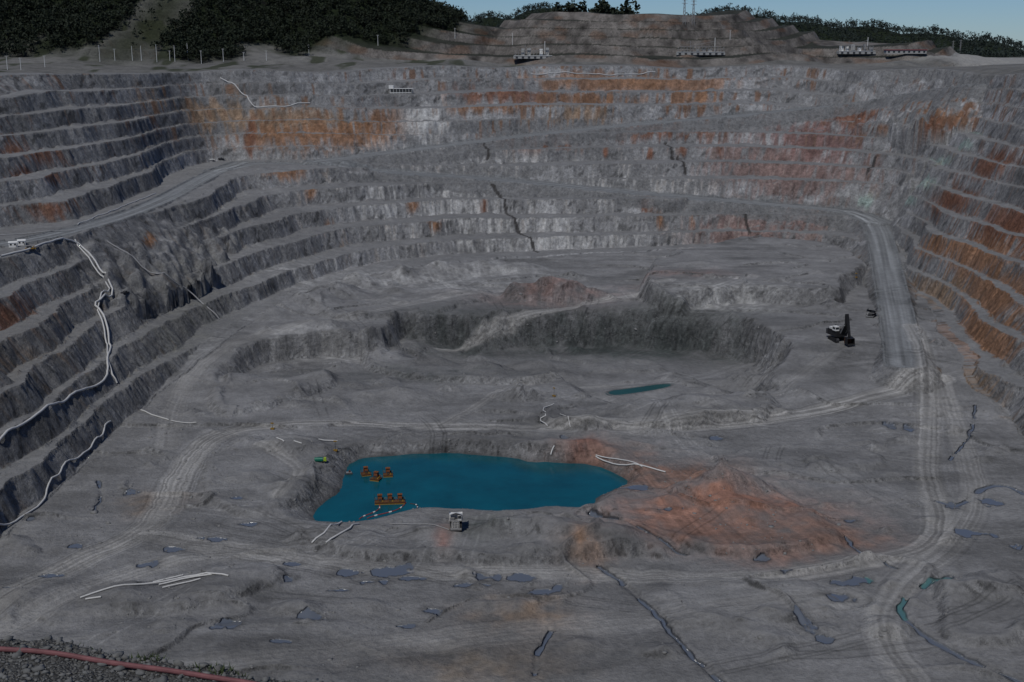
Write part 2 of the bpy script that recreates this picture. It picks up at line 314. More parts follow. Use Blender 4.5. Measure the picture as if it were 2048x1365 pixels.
# ------------------------------------------------------------ terrain grid
ys=[-260.]
while ys[-1]<14000:
    y=ys[-1]
    st=8 if y<370 else (.6+ (y-370)*.00075 if y<1750 else (2.0 if y<2450 else min(4+(y-2450)*.02,250)))
    ys.append(y+st)
ys=np.array(ys)
core=np.linspace(-1,1,1350);o=1+np.cumsum(np.geomspace(.004,3,45));us=np.r_[-o[::-1],core,o]
g=np.maximum(ys*.47+14,190)
X=(us[None,:]*g[:,None]);Yg=np.repeat(ys[:,None],len(us),1)
nr,nc=X.shape;x=X.ravel();y=Yg.ravel();print('grid',nr,nc)
z,face,S,out,roadm=height(x,y)
wet=np.zeros_like(z);pn=fbm(x/5,y/7,3,5)
for cx,cy,rx,ry in PUD:
    i=np.nonzero((abs(x-cx)<rx*2)&(abs(y-cy)<ry*2.4))[0]
    if len(i):
        q=np.hypot((x[i]-cx)/rx,(y[i]-cy)/ry)+pn[i]*1.2
        wet[i]=np.maximum(wet[i],1-sst(.7,.9,q))
for P,w,dep in CH:
    i=local(x,y,P,6)
    if len(i):
        d,s,_,_s=line_d(x[i]+fbm(x[i]/5,y[i]/5,2,2)*1.2,y[i],P)
        wet[i]=np.maximum(wet[i],(1-sst(w*.6,w*1.1,d+pn[i]*.9))*(vn(s/14,s*0+3,2)>.15))
damp=np.zeros_like(z)
for cx,cy,rx,ry in PUD:
    i=np.nonzero((abs(x-cx)<rx*3)&(abs(y-cy)<ry*4))[0]
    if len(i):
        q=np.hypot((x[i]-cx)/rx,(y[i]-cy)/ry)/1.6+pn[i]*.5;damp[i]=np.maximum(damp[i],1-sst(.4,1.,q))
damp=np.maximum(damp,.65*sst(.12,.5,fbm(x/55+3,y/26,3,14)))
rg=sst(-.1,.4,fbm(x/48,y/34,2,9))
inner=(y>360)&(y<1800)
z=z+np.where(inner,(1-wet)*(fbm(x/3.,y/3.,3,10)*np.where(S<=0,.05+.22*rg,.2))+wet*-.15,0)
t1=fbm(x/45,y/45,3,3);t2=fbm(x/8,y/8,3,6);t3=fbm(x/2.2,y/2.2,2,9)
ang=np.arctan2(y-C[1],x-C[0])
kb=np.floor(z/15+.05)
basefloor=np.array([.18,.18,.18]);rock=np.array([.222,.223,.224]);bench=np.array([.18,.181,.181])
fl_=(S<=0).astype(float)
strata=fbm(ang*14+z*.06,z/2.6+t2*.5,3,10)
rockv=rock[None,:]*(1+.3*t1+.3*t2+.18*t3+.16*strata)[:,None]
stk=fbm(ang*150+kb*13.7+z*.09,z/11+kb*3.1,3,12)
rockv*= (1+.22*stk)[:,None]
rockv*=(1+.24*(vn(ang*16+kb*4.7,kb*1.3,2)*2-1))[:,None]
rockv*=np.where(fbm(ang*90+kb*9.1+z*.12,z/8+kb*5,2,14)<-.45,.55,1)[:,None]
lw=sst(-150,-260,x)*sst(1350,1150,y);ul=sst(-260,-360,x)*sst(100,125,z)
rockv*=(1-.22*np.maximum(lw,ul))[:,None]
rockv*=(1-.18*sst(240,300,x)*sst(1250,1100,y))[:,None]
bv=bench[None,:]*(1+.15*t1+.16*t2+.12*t3)[:,None]
fv=basefloor[None,:]*(1+.26*t1+.2*t2+.1*t3)[:,None]
fv*=(1+.2*fbm(x/70+y/160,y/9,3,2))[:,None]
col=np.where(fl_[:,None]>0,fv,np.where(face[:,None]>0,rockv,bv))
zg=z.reshape(nr,nc)
gy=np.gradient(zg,axis=0)/np.gradient(Yg,axis=0);gx=np.gradient(zg,axis=1)/np.gradient(X,axis=1)
steep=sst(.4,.85,np.hypot(gx,gy)).ravel()
col=np.where(fl_[:,None]>0,fv*(1-steep[:,None])+rockv*.9*steep[:,None],col)
fs=np.maximum(steep,face*.6)
st_=fbm(ang*210+kb*31.7,z/20+kb*7.3,3,5)+.6*fbm(ang*40+kb*11.3,kb*2.1,2,8)
for h,rx,ry,rz,c,s,kd in ZW+FW:
    R3=2.4
    i=np.nonzero((abs(x-h[0])<rx*R3)&(abs(y-h[1])<ry*R3)&(abs(z-h[2])<rz*R3))[0]
    if not len(i):continue
    q=((x[i]-h[0])/rx)**2+((y[i]-h[1])/ry)**2+((z[i]-h[2])/rz)**2
    if kd=='face': m=np.exp(-q*.9)*s*1.15+.8*st_[i]-.2;m=sst(.05,.85,m)*np.exp(-q*.3)*fs[i]*.9
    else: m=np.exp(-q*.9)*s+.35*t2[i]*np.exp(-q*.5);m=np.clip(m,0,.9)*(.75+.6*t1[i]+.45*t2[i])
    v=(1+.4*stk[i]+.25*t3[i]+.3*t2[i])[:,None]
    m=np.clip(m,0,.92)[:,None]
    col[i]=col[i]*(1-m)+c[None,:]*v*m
hi=sst(85,140,z)*fs*(S<195)
m=(sst(.2,.65,st_*.8+.25*t1)*hi*.8)[:,None]
col=col*(1-m)+np.array([.18,.1,.065])*m
m=(sst(.35,.8,st_)*fs*(S<195)*(1-fl_)*.35)[:,None]
col=col*(1-m)+np.array([.15,.11,.08])*m
# tipped fill below the haul roads
for P,w,up in rds[1:3]:
    i=local(x,y,P,w+26);d,s,zr,sg=line_d(x[i],y[i],P)
    k=((d>w)&(d<w+20+8*t1[i])&(z[i]<zr-.5)&(z[i]>zr-14)).astype(float)*.8
    k=k[:,None];col[i]=col[i]*(1-k)+np.array([.15,.152,.153])*(1+.2*t2[i]+.15*t3[i])[:,None]*k
rc=np.array([.16,.168,.172])
rm_=np.clip(roadm,0,1)
col=col*(1-.88*rm_[:,None])+rc*(1+.12*t2+.06*t3)[:,None]*.88*rm_[:,None]
for P,w,up in ROADS:
    i=local(x,y,P,w+4);d,s,_,sg=line_d(x[i],y[i],P)
    k=(1-sst(w-2,w,d))*.3*(vn(d*sg/1.3,s/70,4)-.5)*2+.35*np.exp(-((d-w*.35)/3.)**2)
    k=k*(d<w+3)
    col[i]*=(1+k)[:,None]
for P,w,a in TRK:
    i=local(x,y,P,w*2.2)
    d,s,_,sg=line_d(x[i]+t2[i]*1.5,y[i]+t2[i]*1.5,P)
    k=np.clip((1-sst(w*.6,w*1.3,d))*a*(fl_[i]>0),0,1.4)
    k2=(1-sst(w*.8,w*1.9,d))*a
    ln=(vn(d*sg/.9,s/80,4)-.5)*.6
    col[i]=col[i]*(1-.6*k[:,None])+np.array([.285,.28,.268])*(1+.2*t2[i])[:,None]*.6*k[:,None]
    col[i]*=(1+ln*k2)[:,None]
Pch=np.array([hit(a,b)[:2] for a,b in [(245,850),(238,760),(240,690),(243,620),(225,560),(180,490)]])
i=local(x,y,Pch,20);d,s,_,sg=line_d(x[i],y[i],Pch);k=((1-sst(4,9,d+t2[i]*3))*.8)[:,None];col[i]=col[i]*(1-k)+np.array([.2,.2,.198])*(1+.2*t3[i])[:,None]*k
for q in range(90):
    cx,cy=random.uniform(-190,330),random.uniform(400,1000);a=random.uniform(-.6,.6)+(1.3 if random.random()<.25 else 0);L=random.uniform(40,140);cu=random.uniform(-.008,.008)
    P=[];aa=a
    px_,py_=cx,cy
    for k in range(8):
        P.append((px_,py_));px_+=math.cos(aa)*L/7;py_+=math.sin(aa)*L/7;aa+=cu*L/7
    i=local(x,y,P,9);i=i[fl_[i]>0]
    if not len(i):continue
    d,s,_,sg=line_d(x[i],y[i],P)
    e=np.minimum(abs(d-2.6),abs(d-4.6)) if q%2 else abs(d-2.8)
    k=np.exp(-(e/.5)**2)*sst(0,15,s)*sst(L,L-15,s)*(vn(s/9,d*0+q,3)>.25)
    sgn=-.34 if q%3 else .3
    col[i]*=(1+sgn*k)[:,None]
for f in FAULTW:
    i=local(x,y,f,10);d,s,_,sg=line_d(x[i]+t3[i]*1.6,y[i]+t3[i]*1.6,f)
    k=(1-sst(1.2,2.4,d))[:,None];col[i]=col[i]*(1-.85*k)+np.array([.035,.032,.03])*.85*k
ho=sst(0,30,out)
gc=np.array([.125,.122,.112])[None,:]*(1+.35*t1+.35*t2)[:,None]
col=col*(1-.8*ho[:,None])+gc*.8*ho[:,None]
ba,bb_=bumps(x,y)
Bh=np.hypot((x+760)/700,(y-2150)/560);Bh2=np.hypot((x+330)/330,(y-2050)/260)
strip=np.exp(-((x+500-.15*(y-2000))/42)**2)
veg=np.clip(np.maximum(1-sst(.78,.9,Bh+.1*t1),(1-sst(.7,.9,Bh2+.1*t1))),0,1)*(1-sst(.3,.6,strip))
veg=np.maximum(veg,sst(2420,2560,y+40*t1))*(out>0)
on=(ba>1)&(out>5)
fa=ba/13-np.floor(ba/13)
fc_=np.where(on,(fa<.3).astype(float),0)[:,None]
hillf=np.array([.125,.115,.105])[None,:]*(1+.45*t2+.6*fbm(x/14,z/12,2,5)+.4*t1)[:,None]
orr=sst(.1,.5,fbm(x/26,z/10,2,8))[:,None];hillf=hillf*(1-.5*orr)+np.array([.14,.08,.05])*.5*orr
hillb=np.array([.035,.037,.03])[None,:]*(1+.4*t2)[:,None]
onm=on.astype(float)[:,None]
col=col*(1-onm)+onm*(hillf*fc_+hillb*(1-fc_))
pl=(sst(1750,1800,y)*sst(2500,2400,y)*sst(590,650,x+30*t1)*(1-on))[:,None]*(1-veg[:,None])
col=col*(1-.7*pl)+np.array([.3,.295,.28])*.7*pl
scr=(sst(.05,.3,fbm(x/28,y/60,3,11))*sst(5,40,out)*sst(250,-150,x)*.8*(1-onm[:,0]))[:,None]
col=col*(1-scr)+np.array([.03,.037,.018])*scr
vc=np.array([.014,.02,.010])[None,:]*(1+.5*t1+.5*t2)[:,None]
sv=np.array([.026,.031,.016])[None,:]*(1+.3*t2)[:,None]
ms=(strip*(1-sst(.8,1,Bh))*.85*(out>0))[:,None];col=col*(1-ms)+sv*ms
col=col*(1-veg[:,None])+vc*veg[:,None]
col*=(1-.34*damp*(1-wet)*fl_)[:,None]
wc=np.array([.105,.118,.14]);col=col*(1-wet[:,None])+wc*wet[:,None]
i=local(x,y,[at(1790,1235,0),at(1900,1160,0)],2);w=wet[i][:,None];col[i]=col[i]*(1-w)+np.array([.07,.15,.145])*w
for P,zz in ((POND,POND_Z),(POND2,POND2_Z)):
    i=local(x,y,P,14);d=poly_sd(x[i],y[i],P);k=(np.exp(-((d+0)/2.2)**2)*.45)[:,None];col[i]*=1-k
col=np.clip(col,.008,.8)
print('terrain calc',time.time()-T0)
def grid_mesh(name,V,nr,nc):
    me=bpy.data.meshes.new(name);nv=nr*nc
    a=np.arange(nv,dtype=np.int32).reshape(nr,nc)
    q=np.stack([a[:-1,:-1],a[:-1,1:],a[1:,1:],a[1:,:-1]],-1).reshape(-1,4)
    me.vertices.add(nv);me.vertices.foreach_set('co',V.astype(np.float32).ravel())
    me.loops.add(q.size);me.loops.foreach_set('vertex_index',q.ravel().astype(np.int32))
    me.polygons.add(len(q));me.polygons.foreach_set('loop_start',np.arange(0,q.size,4,dtype=np.int32))
    me.polygons.foreach_set('use_smooth',np.ones(len(q),bool))
    me.update(calc_edges=True);ob=bpy.data.objects.new(name,me);bpy.context.collection.objects.link(ob);return ob
ter=grid_mesh('mine_pit_terrain',np.stack([x,y,z],1),nr,nc)
ca=ter.data.color_attributes.new('rockcol','FLOAT_COLOR','POINT')
ca.data.foreach_set('color',np.c_[col,wet].astype(np.float32).ravel())
# ------------------------------------------------------------ materials
def newmat(name):
    m=bpy.data.materials.new(name);m.use_nodes=True;nt=m.node_tree;return m,nt,nt.nodes['Principled BSDF']
def N(nt,t,**k):
    n=nt.nodes.new(t)
    for a,b in k.items(): setattr(n,a,b)
    return n
def mmath(nt,op,a,b=None,c=None):
    n=N(nt,'ShaderNodeMath',operation=op)
    for i,v in enumerate((a,b,c)):
        if v is None:continue
        if isinstance(v,(int,float)):n.inputs[i].default_value=v
        else: nt.links.new(v,n.inputs[i])
    return n.outputs[0]
m,nt,bs=newmat('mine_rock')
at_=N(nt,'ShaderNodeAttribute',attribute_name='rockcol');geo=N(nt,'ShaderNodeNewGeometry')
def noise(nt,scale,detail=6,rough=.6,vec=None,sc=None):
    n=N(nt,'ShaderNodeTexNoise');n.inputs['Scale'].default_value=scale;n.inputs['Detail'].default_value=detail;n.inputs['Roughness'].default_value=rough
    v=vec
    if sc:
        mp=N(nt,'ShaderNodeMapping');mp.inputs['Scale'].default_value=sc;nt.links.new(vec,mp.inputs[0]);v=mp.outputs[0]
    if v is not None: nt.links.new(v,n.inputs['Vector'])
    return n.outputs['Fac']
P_=geo.outputs['Position']
sepn=N(nt,'ShaderNodeSeparateXYZ');nt.links.new(geo.outputs['True Normal'],sepn.inputs[0])
stp_=N(nt,'ShaderNodeMapRange');stp_.inputs['From Min'].default_value=.97;stp_.inputs['From Max'].default_value=.75;stp_.inputs['To Min'].default_value=.42;stp_.inputs['To Max'].default_value=1.15;nt.links.new(sepn.outputs['Z'],stp_.inputs['Value'])
n1=noise(nt,.25,9,.72,P_);n2=noise(nt,1.6,6,.7,P_);n3=noise(nt,.5,6,.65,P_,(1,1,.7))
f=mmath(nt,'MULTIPLY_ADD',n1,1.6,-.8);f2=mmath(nt,'MULTIPLY_ADD',n2,1.0,-.5);f3=mmath(nt,'MULTIPLY_ADD',n3,1.0,-.5)
s_=mmath(nt,'ADD',f,f2);s_=mmath(nt,'ADD',s_,f3);s_=mmath(nt,'MULTIPLY',s_,stp_.outputs[0])
dry=mmath(nt,'SUBTRACT',1.0,at_.outputs['Alpha'])
s_=mmath(nt,'MULTIPLY',s_,dry);s_=mmath(nt,'ADD',s_,1.0);s_=mmath(nt,'MAXIMUM',s_,.2)
vm=N(nt,'ShaderNodeVectorMath',operation='SCALE');nt.links.new(at_.outputs['Color'],vm.inputs[0]);nt.links.new(s_,vm.inputs['Scale'])
nt.links.new(vm.outputs[0],bs.inputs['Base Color'])
ro=mmath(nt,'MULTIPLY_ADD',dry,.75,.17);nt.links.new(ro,bs.inputs['Roughness'])
sp_=mmath(nt,'MULTIPLY_ADD',dry,-.4,.5);nt.links.new(sp_,bs.inputs['Specular IOR Level'])
hh=mmath(nt,'ADD',mmath(nt,'MULTIPLY',n1,2.2),mmath(nt,'MULTIPLY',n2,.45));hh=mmath(nt,'ADD',hh,mmath(nt,'MULTIPLY',n3,1.3));hh=mmath(nt,'MULTIPLY',hh,dry);hh=mmath(nt,'MULTIPLY',hh,stp_.outputs[0])
bp=N(nt,'ShaderNodeBump');bp.inputs['Strength'].default_value=1.0;bp.inputs['Distance'].default_value=1.0
nt.links.new(hh,bp.inputs['Height']);nt.links.new(bp.outputs[0],bs.inputs['Normal'])
ter.data.materials.append(m)
def simple(name,c,r=.7,metal=0,var=.25,sc=1.5,spec=.3):
    m,nt,bs=newmat(name);g=N(nt,'ShaderNodeNewGeometry');n=noise(nt,sc,5,.65,g.outputs['Position'])
    k=mmath(nt,'MULTIPLY_ADD',n,var*4,1-var*2);v=N(nt,'ShaderNodeVectorMath',operation='SCALE');v.inputs[0].default_value=c;nt.links.new(k,v.inputs['Scale'])
    nt.links.new(v.outputs[0],bs.inputs['Base Color']);bs.inputs['Roughness'].default_value=r;bs.inputs['Metallic'].default_value=metal;bs.inputs['Specular IOR Level'].default_value=spec;return m
M={'white':simple('white_paint',(.6,.6,.58),.6,var=.12),'pipe':simple('pale_pipe_plastic',(.48,.48,.47),.6,var=.2),'dpipe':simple('grey_pipe_plastic',(.27,.27,.27),.6),
'black':simple('black_machine_paint',(.015,.015,.016),.5),'dark':simple('dark_steel',(.04,.04,.042),.5),'rust':simple('rusty_orange_paint',(.17,.055,.018),.7,var=.35),
'yellow':simple('worn_yellow_paint',(.22,.13,.02),.6,var=.3),'brown':simple('rust_brown',(.08,.03,.015),.8),'green':simple('green_truck_paint',(.01,.14,.09),.4,var=.1),'lime':simple('lime_cab_paint',(.3,.42,.03),.4,var=.1),
'red':simple('red_hose',(.28,.04,.035),.5),'pink':simple('pink_hose',(.15,.06,.06),.6,var=.3,sc=4),'tyre':simple('tyre_rubber',(.02,.02,.02),.9),'conc':simple('concrete',(.3,.3,.29),.8),
'grey':simple('grey_paint',(.2,.2,.2),.6),'glass':simple('dark_window',(.02,.025,.03),.15),'leaf':simple('forest_leaf',(.012,.018,.0085),.8,var=.42,sc=.05),'trunk':simple('tree_bark',(.025,.02,.015),.9),
'fleaf':simple('distant_forest_leaf',(.022,.032,.026),.8,var=.4,sc=.01),
'stone':simple('loose_stone',(.17,.17,.168),.9,var=.35,sc=5),'lstone':simple('ledge_stone',(.12,.12,.115),.9,var=.45,sc=7),'grass':simple('grass_blade',(.03,.045,.012),.7),'redroof':simple('red_roof',(.2,.03,.03),.6)}
def water(name,P,z,c,mn,ro=.12):
    m,nt,bs=newmat(mn);g=N(nt,'ShaderNodeNewGeometry');n=noise(nt,.05,4,.55,g.outputs['Position'])
    r=N(nt,'ShaderNodeMix',data_type='RGBA');nt.links.new(n,r.inputs['Factor']);r.inputs['A'].default_value=(*[v*.5 for v in c],1);r.inputs['B'].default_value=(*[v*1.5 for v in c],1)
    nt.links.new(r.outputs['Result'],bs.inputs['Base Color']);bs.inputs['Roughness'].default_value=ro;bs.inputs['Specular IOR Level'].default_value=.25
    n=noise(nt,.9,4,.6,g.outputs['Position'],(1,1.6,1));b=N(nt,'ShaderNodeBump');b.inputs['Strength'].default_value=.3;b.inputs['Distance'].default_value=.15;nt.links.new(n,b.inputs['Height']);nt.links.new(b.outputs[0],bs.inputs['Normal'])
    P=np.array(P);c0=P.mean(0);V=[(c0[0]+(p[0]-c0[0])*1.1,c0[1]+(p[1]-c0[1])*1.12,z) for p in P]
    me=bpy.data.meshes.new(name);me.from_pydata(V,[],[list(range(len(V)))]);me.materials.append(m)
    o=bpy.data.objects.new(name,me);bpy.context.collection.objects.link(o);return o
water('pond_water',POND,POND_Z,(.001,.068,.09),'turquoise_water')
water('pit_pool_water',POND2,POND2_Z,(.012,.06,.052),'green_water',.3)
# ------------------------------------------------------------ object builder
class B:
    def __init__(s):s.v=[];s.f=[];s.m=[];s.mats=[]
    def mi(s,k):
        if k not in s.mats:s.mats.append(k)
        return s.mats.index(k)
    def add(s,V,Fs,k):
        o=len(s.v);s.v+=[tuple(v) for v in V];i=s.mi(k)
        for f in Fs:s.f.append([o+a for a in f]);s.m.append(i)
    def box(s,c,d,k,rz=0,rx=0,tx=1,ty=1):
        V=[]
        for sz in(-1,1):
            for a,b in((-1,-1),(1,-1),(1,1),(-1,1)):
                q=(tx,ty) if sz>0 else (1,1);X=a*d[0]/2*q[0];Yq=b*d[1]/2*q[1];Zq=sz*d[2]/2
                Yq,Zq=Yq*math.cos(rx)-Zq*math.sin(rx),Yq*math.sin(rx)+Zq*math.cos(rx)
                X,Yq=X*math.cos(rz)-Yq*math.sin(rz),X*math.sin(rz)+Yq*math.cos(rz)
                V.append((c[0]+X,c[1]+Yq,c[2]+Zq))
        s.add(V,[(3,2,1,0),(4,5,6,7),(0,1,5,4),(1,2,6,5),(2,3,7,6),(3,0,4,7)],k)
    def cyl(s,a,b,r,k,n=10,r2=None):
        a=np.array(a,float);b=np.array(b,float);d=b-a;d/=np.linalg.norm(d)+1e-9;u=np.cross(d,(0,0,1) if abs(d[2])<.9 else (1,0,0));u/=np.linalg.norm(u);w=np.cross(d,u);r2=r if r2 is None else r2
        V=[a+(u*math.cos(t)+w*math.sin(t))*r for t in np.linspace(0,2*math.pi,n,endpoint=False)]+[b+(u*math.cos(t)+w*math.sin(t))*r2 for t in np.linspace(0,2*math.pi,n,endpoint=False)]
        s.add(V,[(i,(i+1)%n,n+(i+1)%n,n+i) for i in range(n)]+[list(range(n))[::-1],list(range(n,2*n))],k)
    def make(s,name,loc=(0,0,0),rz=0,sc=1):
        me=bpy.data.meshes.new(name);me.from_pydata(s.v,[],s.f)
        for k in s.mats:me.materials.append(M[k])
        me.polygons.foreach_set('material_index',s.m);me.update()
        o=bpy.data.objects.new(name,me);o.location=loc;o.rotation_euler=(0,0,rz);o.scale=sc if isinstance(sc,tuple) else (sc,)*3;bpy.context.collection.objects.link(o);return o
def tube(name,pts,r,k,lift=.8):
    P=np.array([hit(a,b)[:2] for a,b in pts])
    Q=smooth_poly(P,1);out_=[]
    for i in range(len(Q)-1):
        n=max(1,int(np.hypot(*(Q[i+1]-Q[i]))/4))
        for t in range(n):out_.append(Q[i]+(Q[i+1]-Q[i])*t/n)
    out_.append(Q[-1]);out_=np.array(out_)
    j=fbm(out_[:,0]/14,out_[:,1]/14,2,4);out_[:,0]+=j*1.6
    zz=height(out_[:,0],out_[:,1])[0]
    zs=zz.copy()
    for _ in range(2): zs[1:-1]=np.maximum(zz[1:-1],(zs[:-2]+zs[1:-1]+zs[2:])/3)
    V=np.c_[out_,zs+r*lift+.15];n=7;b=B();VV=[];FF=[]
    for i in range(len(V)):
        d=V[min(i+1,len(V)-1)]-V[max(i-1,0)];d/=np.linalg.norm(d)+1e-9;u=np.cross(d,(0,0,1));u/=np.linalg.norm(u)+1e-9;w=np.cross(u,d)
        for t in range(n):
            a=2*math.pi*t/n;VV.append(V[i]+(u*math.cos(a)+w*math.sin(a))*r)
    for i in range(len(V)-1):
        for t in range(n):FF.append((i*n+t,i*n+(t+1)%n,(i+1)*n+(t+1)%n,(i+1)*n+t))
    b.add(VV,FF,k);o=b.make(name);o.data.polygons.foreach_set('use_smooth',[True]*len(o.data.polygons));return o
PIPES=[([(0,515),(60,508),(80,492),(150,478),(172,505),(195,535),(212,560),(228,588),(205,600),(188,610),(202,625),(212,640),(217,670),(219,700),(216,730),(213,760),(180,778),(150,792),(100,820),(60,840),(25,865),(-10,882)],.7,'pipe'),
([(150,482),(172,512),(190,540),(208,568),(222,592),(192,614),(205,640),(210,670),(213,700),(220,745),(232,765)],.55,'pipe'),
([(215,485),(270,520),(330,553),(380,585),(410,612),(437,640)],.5,'dpipe'),([(222,848),(190,885),(150,925),(120,952),(100,975),(85,1010),(40,1038),(0,1060)],.5,'pipe'),
([(440,158),(480,185),(500,203),(525,217),(620,208)],.6,'pipe'),([(160,1200),(280,1172),(400,1150),(455,1155)],.4,'pipe'),([(320,1172),(380,1158),(430,1150)],.4,'pipe'),([(325,1178),(400,1160)],.35,'pipe'),([(170,1202),(205,1197)],.4,'pipe'),([(310,1166),(370,1152)],.35,'pipe'),
([(625,1090),(655,1065),(682,1046)],.45,'pipe'),([(650,1090),(690,1066),(718,1050)],.45,'pipe'),
([(1190,916),(1215,928),(1270,935),(1330,946)],.4,'pipe'),([(1190,914),(1250,920),(1285,936)],.35,'pipe'),
([(1105,810),(1082,820),(1095,832),(1078,845),(1095,855)],.35,'pipe'),([(1120,830),(1140,858)],.25,'pipe'),([(280,822),(310,834),(340,842)],.4,'pipe'),([(345,843),(390,847)],.3,'pipe'),([(635,880),(675,884)],.35,'pipe'),([(555,878),(570,885)],.35,'pipe'),([(590,884),(605,889)],.35,'pipe'),
([(155,452),(215,425),(310,388)],.4,'pipe'),([(1062,150),(1140,148),(1200,150),(1310,146)],.6,'pipe'),([(0,472),(150,462)],.3,'dpipe'),([(1102,912),(1110,897)],.4,'pipe'),([(780,1050),(850,1050),(900,1062)],.2,'dpipe')]
for p,r,k in PIPES: tube('water_pipe',p,r,k)
print('pipes',time.time()-T0)
b=B()
def floatline(b,p,q,k,r=.22,z=POND_Z+.15,n=18,bow=2.5):
    p=np.array(p);q=np.array(q);d=q-p;nn=np.array([-d[1],d[0]])/np.hypot(*d);L=None
    for i in range(n+1):
        t=i/n;c=p+d*t+nn*bow*math.sin(t*math.pi*1.5);c3=(c[0],c[1],z)
        if L is not None:
            b.cyl(L,c3,r*(1 if i%5 else 1.7),k if i%5 else 'white',7)
        L=c3
floatline(b,at(812,1006,POND_Z),at(742,1040,POND_Z),'red');floatline(b,at(758,1008,POND_Z),at(728,1040,POND_Z),'red');floatline(b,at(820,1008,POND_Z),at(838,1024,POND_Z),'brown',.2)
b.make('floating_hose')
def barge(px,py,n,name,rz=0):
    b=B()
    L=5.2*n
    for s in(-1.9,0,1.9): b.cyl((-L/2,s,.1),(L/2,s,.1),.62,'yellow' if s else 'brown',10)
    b.box((0,0,.8),(L,5.2,.22),'brown')
    for i in range(n):
        X=-L/2+2.6+i*5.2
        b.box((X,.4,2.3),(2.5,2.2,2.7),'rust',tx=.86,ty=.86);b.box((X,.4,3.9),(2.0,1.7,.6),'brown',tx=.7,ty=.7)
        b.box((X,-.85,1.9),(1.3,.5,1.4),'dark');b.cyl((X,.4,3.9),(X,.4,4.9),.3,'yellow')
        b.cyl((X+1.5,-1.4,1.3),(X+1.5,1.6,1.3),.4,'yellow');b.cyl((X+1.5,1.6,1.3),(X+1.5,1.6,2.4),.4,'rust')
        for sx in(-1.1,1.1):
            for sy in(-1,1):b.cyl((X+sx,.4+sy*1.1,.9),(X+sx,.4+sy*1.1,4.4),.1,'dark',6)
        b.box((X,.4,4.45),(2.5,2.4,.12),'rust')
    for s in(-2.5,2.5):
        for i in range(n*3+1):b.cyl((-L/2+i*L/(n*3),s,.9),(-L/2+i*L/(n*3),s,2),.05,'yellow',5)
        b.cyl((-L/2,s,2),(L/2,s,2),.06,'yellow',5);b.cyl((-L/2,s,1.5),(L/2,s,1.5),.05,'yellow',5)
    b.cyl((-L/2,0,.9),(-L/2-.3,0,5),.08,'dark',5)
    c=at(px,py,POND_Z);return b.make(name,(c[0],c[1],POND_Z),rz)
barge(780,1006,3,'pump_barge',.08);barge(732,950,1,'pump_barge',.3);barge(752,960,1,'pump_barge',-.3);barge(776,952,1,'pump_barge',.1)
b=B();b.cyl((-2,0,.2),(2,0,.2),.6,'dark',8);b.cyl((-1.8,1.4,.2),(1.8,1.4,.2),.5,'dark',8);b.box((0,.7,.9),(3,2.2,.2),'grey');b.box((0.4,.7,1.5),(.9,.9,1.1),'brown');c=at(698,949,POND_Z);b.make('mooring_float',(c[0],c[1],POND_Z),.2)
def wheel(b,x,y,r,w):
    b.cyl((x-w/2,y,r),(x+w/2,y,r),r,'tyre',20);b.cyl((x-w/2-.05,y,r),(x+w/2+.05,y,r),r*.5,'grey',12)
def haul(px,py,name,rz,sc,body='white'):
    b=B()
    for s in(-1,1):
        wheel(b,s*2.7,-3.2,1.6,1.3);wheel(b,s*2.9,3.2,1.6,1.1);wheel(b,s*1.7,3.2,1.6,1.1)
    b.box((0,.3,1.9),(2.6,10,1.0),'dark')
    b.box((0,-4.3,2.9),(3.6,1.6,2.6),body)
    for i in range(4):
        for j in range(3): b.box((-1.25+i*.83,-5.13,2.05+j*.78),(.62,.08,.58),'dark')
    b.box((0,-5.0,1.2),(6.2,.7,.7),'grey')
    b.box((0,-3.6,4.3),(6.8,3.4,.22),'grey')
    b.box((2.1,-3.5,5.3),(2.1,2.2,1.9),body);b.box((2.1,-4.63,5.5),(1.8,.06,1.0),'glass');b.box((-1.9,-3.5,4.9),(2.2,1.8,1.0),'grey')
    for s in(-3.3,3.3):
        b.cyl((s,-5.2,4.4),(s,-5.2,5.4),.06,'dark',5)
    b.cyl((-3.3,-5.2,5.4),(3.3,-5.2,5.4),.06,'dark',5)
    b.cyl((-2.9,-5.25,1.2),(-2.1,-5.25,4.3),.12,'white',6);b.cyl((-2.3,-5.25,1.2),(-1.5,-5.25,4.3),.12,'white',6)
    V=[(-3.5,-5.2,6.6),(0,-5.6,7.4),(3.5,-5.2,6.6),(-3.6,-1.6,6.3),(0,-1.6,6.6),(3.6,-1.6,6.3),(-3.7,-1.4,3.4),(0,-1.4,3.0),(3.7,-1.4,3.4),(-3.7,6.3,4.6),(0,6.6,4.3),(3.7,6.3,4.6),(-3.8,6.3,6.2),(3.8,6.3,6.2),(-3.8,-1.5,6.5),(3.8,-1.5,6.5)]
    Fs=[(0,1,4,3),(1,2,5,4),(3,4,7,6),(4,5,8,7),(6,7,10,9),(7,8,11,10),(6,9,12,14),(8,15,13,11)]
    b.add(V,Fs,body)
    for i in range(4):
        yy=-.5+i*2
        for s in(-1,1): b.box((s*3.85,yy,5.1),(.16,.3,2.3),'grey')
    h=hit(px,py);return b.make(name,(h[0],h[1],h[2]-.1),rz,sc)
haul(912,1058,'haul_truck',.05,(.84,.9,1.35))
haul(1742,634,'haul_truck',-.5,.9,'dark')
b=B()
for yx in(-2.9,1.2,2.7):
    for s in(-1,1): b.cyl((yx,s*1.0,.55),(yx,s*1.3,.55),.55,'tyre',12)
